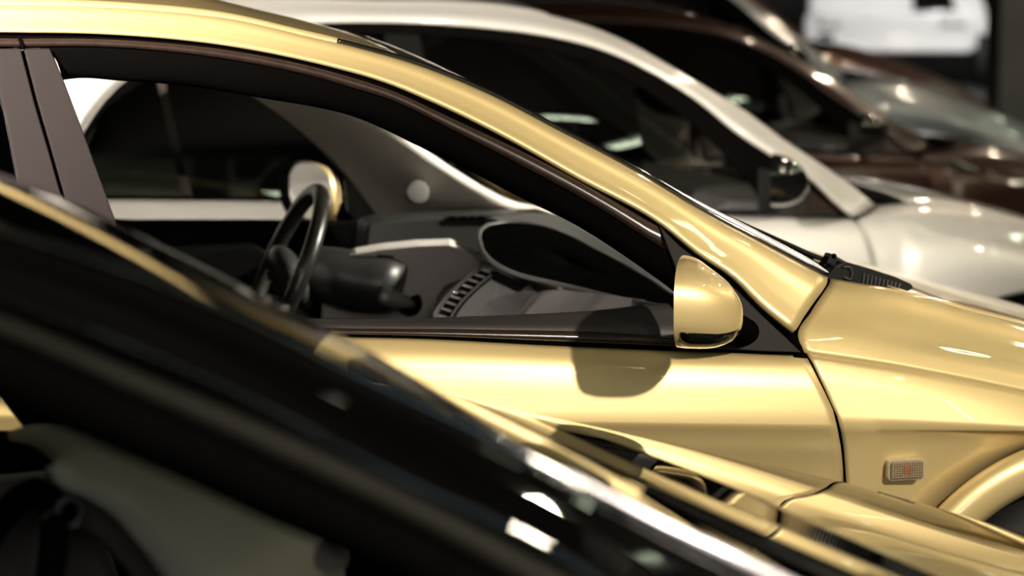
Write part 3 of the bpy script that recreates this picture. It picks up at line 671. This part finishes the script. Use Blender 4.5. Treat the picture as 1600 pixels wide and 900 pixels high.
    for yy in (.42, W_B-.42):
        xs_ = xw-1.15
        st = slab('front_seat', [(xs_, yy-.24, .35), (xs_-.22, yy-.24, .9), (xs_-.14, yy-.24, .95), (xs_+.12, yy-.24, .5), (xs_+.5, yy-.24, .52), (xs_+.52, yy-.24, .38)], (0, .48, 0), M['dark_in'], R, .03)
        box('head_restraint', (xs_-.2, yy, 1.06), (.09, .26, .17), M['dark_in'], st, .03)
    hub = Vector((xw-.62, W_B-.42, .86)); ax = Vector((-.9, 0, .43)).normalized(); s = Vector((0, 1, 0)); uu = s.cross(ax)
    tube('steering_wheel', [np.array(hub+s*math.cos(a_)*.18+uu*math.sin(a_)*.18) for a_ in np.linspace(0, 2*math.pi, 40, endpoint=False)], .014, M['leather'], R, closed=True)
    # front lamp
    for side in (0, 1):
        c = QB(1905, 515, .06); c = c if not side else fl(c, W_B)
        blob('headlamp', c, (.16, .06, .05), M['chrome'], R, Matrix.Rotation(.25, 3, 'Y'))
M['side_glass'] = glass('side_window_glass', (.22, .24, .22), 0, 1.55)
M['glass_dark'] = glass('windshield_glass', (.5, .53, .5), 0, 1.5)
M['chrome_dull'] = mat('dull_trim', (.35, .34, .33), .35, .6, noise=.1)
M['divider'] = mat('divider', (.03, .024, .02), .6, spec=.1, noise=.1, nscale=50)

# ============================================================ the hall
def struct(o, name=None): o['kind'] = 'structure'; return o
def wallbox(name, c, s, m): return struct(box(name, c, s, m, None, 0))
M['floor'] = mat('painted_floor', (.05, .05, .05), .3, 0, .3, .2, noise=.25, nscale=2)
M['wall'] = mat('dark_wall', (.03, .03, .03), .7, noise=.2, nscale=3)
M['ceiling'] = mat('ceiling', (.006, .0065, .006), .8, noise=.2, nscale=3)
M['column'] = mat('column_grey', (.09, .092, .095), .8, noise=.1, nscale=5)
M['daylight'] = emit('daylight', (.55, .8, 1), 6)
wallbox('floor', (1, 10, -.05), (26, 52, .1), M['floor'])
wallbox('ceiling', (1, 10, 4.65), (26, 52, .1), M['ceiling'])
wallbox('wall_back', (1, 36.05, 2.3), (26, .1, 4.8), M['wall'])
wallbox('wall_front', (1, -16.05, 2.3), (26, .1, 4.8), M['wall'])
wallbox('wall_left', (-12.05, 10, 2.3), (.1, 52, 4.8), M['wall'])
wallbox('wall_right', (14.05, 10, 2.3), (.1, 52, 4.8), M['wall'])

# ============================================================ cars
root = empty('car', tuple(G.o), G.yaw)
tag(root, 'metallic gold hatchback in sharp focus in the middle of the photo', 'car')
build_a(root, 'gold')
NEAR_YAW = 22; NEAR_O = (-.172, -2.27); NEAR_S = (1, 1, .972)
root = empty('car', (NEAR_O[0], NEAR_O[1], 0), math.radians(NEAR_YAW), NEAR_S)
tag(root, 'blurred glossy black hatchback across the lower left foreground', 'car')
N = Frame(NEAR_O[0], NEAR_O[1], NEAR_YAW)
def interior_near(R):
    def n_(x, y, d): q = N.P(x, y, d); return q/np.array(NEAR_S)
    x0, x1 = PS(-900, 500, 0)[0], PS(2000, 700, 0)[0]
    slab('underbody', [(x0, .06, .3), (x1-.25, .06, .3), (x1-.25, W_A-.06, .3), (x0, W_A-.06, .3)], (0, 0, -.06), M['dark_in'], R, 0)
    xb = PS(1290, 500, 0)[0]+.06
    slab('bulkhead', [(xb, .1, .3), (xb, .1, .9), (xb, W_A-.1, .9), (xb, W_A-.1, .3)], (.03, 0, 0), M['dark_in'], R, 0)
    slab('pillar_trim', [n_(x, y, 1.42) for x, y in ((-60, 560), (0, 618), (25, 650), (50, 680), (75, 700), (110, 716), (330, 730), (600, 800), (600, 700), (300, 560), (0, 440))], (0, .05, 0), M['dark_in'], R, .01)
    slab('far_door_panel', [n_(x, y, 1.5) for x, y in ((-700, 745), (0, 752), (80, 744), (140, 760), (400, 1500), (-700, 1500))], (0, .06, 0), M['dash'], R, .02)
    top = [(82, 716), (110, 706), (180, 706), (260, 716), (340, 740), (430, 782), (500, 830), (530, 880), (540, 940)]
    bot = [(78, 730), (95, 752), (140, 772), (185, 800), (225, 845), (260, 890), (290, 940), (330, 1000), (400, 1060)]
    a, b = smooth_curve([n_(x, y, 1.05) for x, y in top], 50), smooth_curve([n_(x, y, .85) for x, y in bot], 50)
    d = mesh('dashboard', *grid(across([a+np.array([0, .25, -.02]), a+np.array([0, .05, 0]), a, a*.8+b*.2+np.array([0, -.012, 0]), a*.5+b*.5+np.array([0, -.015, 0]), b, b+np.array([.02, .1, -.02]), b+np.array([.05, .3, -.1])], 26)), M['dash_near'], R, thick=.01)
    disc('round_vent', n_(516, 872, .86), (-.3, -1, .3), .018, .02, M['dash_grey'], d)
    c = N.P(95, 850, .98); hub = Vector(n_(-30, 1010, 1.0)); ax = Vector((-math.cos(.42), 0, math.sin(.42))); s_ = Vector((0, 1, 0)); u_ = s_.cross(ax).normalized()
    sw = tube('steering_wheel', [np.array(hub+s_*math.cos(a_)*.178+u_*math.sin(a_)*.178) for a_ in np.linspace(0, 2*math.pi, 64, endpoint=False)], .016, M['leather'], R, closed=True, seg=12)
    sw.data.materials[0] = M['dark_in']
    for lp in ([(88, 792), (110, 778), (124, 786), (126, 808), (112, 822), (96, 815)], [(66, 812), (84, 802), (100, 820), (104, 850), (92, 890), (76, 930), (60, 930), (58, 860)]):
        q = smooth_curve([n_(x, y, .92) for x, y in lp+lp[:1]], 40)[:-1]
        tube('spoke_bezel', [v for v in q], .0035, M['dash_mid'], sw, closed=True)
        slab('spoke_insert', [v+np.array([0, .004, 0]) for v in q], (0, .01, 0), M['rubber'], sw, 0)
M['dash_near'] = mat('grey_green_dash', (.3, .31, .28), .7, noise=.08, nscale=500, bump=.2, bscale=900)
build_a(root, 'black_paint', far_mirror=False, inside=interior_near)
root = empty('car', tuple(S.o), S.yaw)
tag(root, 'silver car parked directly behind the gold hatchback', 'car')
build_b(root, 'silver')
def later(k, dx, paint, label, sz=1.0, extra=0):
    o = S.o+S.v*k+S.u*dx; r = empty('car', tuple(o), S.yaw+extra, (1, 1, sz)); tag(r, label, 'car'); build_b(r, paint); return r
later(2.35, 1.17, 'copper_tinted', 'dark car with a copper reflection tinted into its paint, parked behind the silver car', .955)
later(4.6, 1.72, 'blue_grey', 'blue grey car with a pale hood, second car behind the silver one', 1.12)
later(7.2, 2.55, 'brown', 'tall brown car with bright light spots, in front of the white van', 1.17)
later(9.6, 3.5, 'grey', 'pale grey car beyond the brown one, at the right edge', .98)
# white van far away
van = empty('van', (4.55, 27.0, 0), math.radians(-6), (1.15, 1.15, 1.1)); tag(van, 'white van in bright light at the far end of the hall', 'van')
def vslab(name, pts, y0, y1, m, par, bv=.03): return slab(name, [(x, y0, z) for x, z in pts], (0, y1-y0, 0), m, par, bv)
vslab('body', [(-.9, .4), (-.9, .72), (-.8, .79), (.8, .78), (1.0, .72), (1.06, .42), (.95, .38), (-.8, .38)], -.9, 1.6, M['white'], van, .05)
vslab('cabin_side', [(-.86, .7), (-.8, 1.95), (.0, 1.95), (.24, .78)], -.4, 1.6, M['white'], van, .05)
vslab('roof', [(-.8, 1.85), (-.78, 2.0), (.5, 2.0), (.56, 1.85)], -.35, 1.6, M['white'], van, .04)
vslab('windshield', [(.22, .78), (.0, 1.88), (.4, 1.88), (.7, .78)], -.36, -.3, M['gloss_black'], van, .01)
vslab('pillar', [(.66, .74), (.36, 1.9), (.56, 1.9), (.98, .74)], -.45, -.2, M['white'], van, .03)
for x in (-.6, .84):
    disc('tyre', (x, -.75, .3), (1, 0, 0), .3, .2 if x > 0 else -.16, M['tyre'], van)
vslab('bumper', [(-.85, .36), (-.85, .44), (.78, .44), (.78, .36)], -.98, -.85, M['white'], van, .03)
for x in (-.62, .6): box('headlamp', (x, -.92, .72), (.26, .06, .14), M['white'], van, .02)
# grey column, ceiling beams, window
st_ = box('trim_1', (3.36, 13.0, 2.3), (.36, .5, 4.8), M['column'], None, .01); st_['kind'] = 'structure'
st_ = box('trim_2', (3.35, 1.2, 3.55), (.35, 9, .3), M['column'], None, .01); st_['kind'] = 'structure'; st_.rotation_euler = (0, 0, 0)
st_ = box('window_1', (7.5, -15.95, 2.0), (2.4, .06, 1.8), M['daylight'], None, .01); st_['kind'] = 'structure'

# ============================================================ lamps
def tube_light(x, y, z, L, ang, label, s=TUBE):
    t = empty('ceiling_light', (x, y, z), ang); tag(t, label, 'ceiling light', 'fluorescent ceiling tubes reflected in the cars')
    box('housing', (0, 0, .05), (L+.06, .1, .05), M['white_matt'], t, .004)
    tube('lamp_tube', [(-L/2, 0, 0), (L/2, 0, 0)], .022, M['tube'], t, n=2, seg=10)
    return t
M['bulb'] = emit('bulb_glow', (1, .78, .55), 1500)
M['white_matt'] = mat('lamp_housing', (.5, .5, .5), .6, noise=.05)
M['tube'] = emit('tube_glow', (.86, 1.0, .72), TUBE)
M['spot_glow'] = emit('spot_glow', (1.0, .9, .72), 60)
for j, yy in enumerate((-6.2, -4.2, -2.2, -.2, 2.0, 4.2, 6.4, 9.0, 12.5)):
    for i, xx in enumerate((-3.2, -.6, 2.0, 3.3, 5.2)):
        if -1 < xx < 4 and yy > -2.5: continue
        tube_light(xx, yy, 3.5, .9, 0 if (i+j) % 3 else .9, 'fluorescent tube in a white ceiling housing above the parked cars')
for k in range(3):
    ox, oy = .57*k, 2.56*k
    tube_light(2.0+ox, -.27+oy, 3.5, .26, .8, ('short', 'second short', 'third short')[k]+' fluorescent tube, seen as a small bright bar in a side window')
    tube_light(2.45+ox, -.58+oy, 3.5, .75, 1.67, 'fluorescent tube above the %s, seen as a long bar in a side window' % ('near fenders', 'silver hood', 'brown hood')[k])
    tube_light(3.6+ox, -1.9+oy, 3.5, 1.1, 2.04, 'slanting fluorescent tube %s, seen as a slanting bar in a side window' % ('over the foreground', 'over the middle row', 'over the far row')[k])
def area(name, pos, tgt, W, size, col, label):
    d = Vector(tgt)-Vector(pos)
    ld = bpy.data.lights.new(name, 'AREA'); ld.shape = 'DISK'; ld.size = size; ld.energy = W; ld.color = col
    o = bpy.data.objects.new(name, ld); link(o); o.location = pos; o.rotation_euler = d.to_track_quat('-Z', 'Y').to_euler()
    tag(o, label, 'lamp'); disc('lamp_housing', (0, 0, .01), (0, 0, 1), size*.54, .06, M['column'], o); return o
area('spotlight', KEY_POS, (0, 0, .9), KEY_W, KEY_SIZE, (1, .88, .7), 'warm spotlight to the front right that throws the mirror shadow')
for (pos, tgt, W_, sz), lb in zip(FILL, ('unseen warm fill lamp added above the roof of the foreground car', 'unseen warm fill lamp added above the hood of the gold car', 'unseen warm fill lamp added behind the photographer')):
    a_ = area('fill_lamp', pos, tgt, W_, sz, (1, .9, .78), lb)  # added fill lamps and housings, out of view, to brighten rail and interior
    if 'hood' in lb: a_.data.spread = math.radians(24)
    if 'roof' in lb: a_.data.spread = math.radians(24)
DOWN = [((5.6, 1.6, 3.7), 'small warm bulb to the right of the row of cars'), ((6.4, 4.6, 3.7), 'small warm bulb high above the blue grey car'), ((2.4, 6.0, 3.7), 'small warm bulb above the roof of the brown car'), ((4.2, .4, 3.7), 'small warm bulb above the front of the gold car'), ((5.0, 3.0, 3.7), 'small warm bulb above the front of the silver car'), ((5.6, 6.2, 3.7), 'small warm bulb above the brown car'), ((3.6, 9.0, 3.7), 'small warm bulb before the far end of the row'), ((6.8, 8.5, 3.7), 'small warm bulb above the pale grey car')]
for pos, lb in DOWN:
    b_ = blob('bulb', pos, (.028, .028, .035), M['bulb'], None); tag(b_, lb, 'bulb')
    box('bulb_holder', (pos[0], pos[1], pos[2]+.06), (.06, .06, .06), M['white_matt'], b_, .01)
    pl = bpy.data.lights.new('bulb_light', 'SPOT'); pl.energy = 22; pl.spot_size = 2.6; pl.shadow_soft_size = .03; pl.color = (1, .8, .6)
    lo_ = bpy.data.objects.new('bulb_light', pl); link(lo_, b_); lo_.location = (pos[0], pos[1], pos[2]-.06)
area('far_fill_lamp', (5.2, 22, 3.8), (4.5, 26, .6), 260, .8, (1, .98, .95), 'unseen white fill lamp added in front of the white van at the far end')  # lamp added out of view to brighten the van
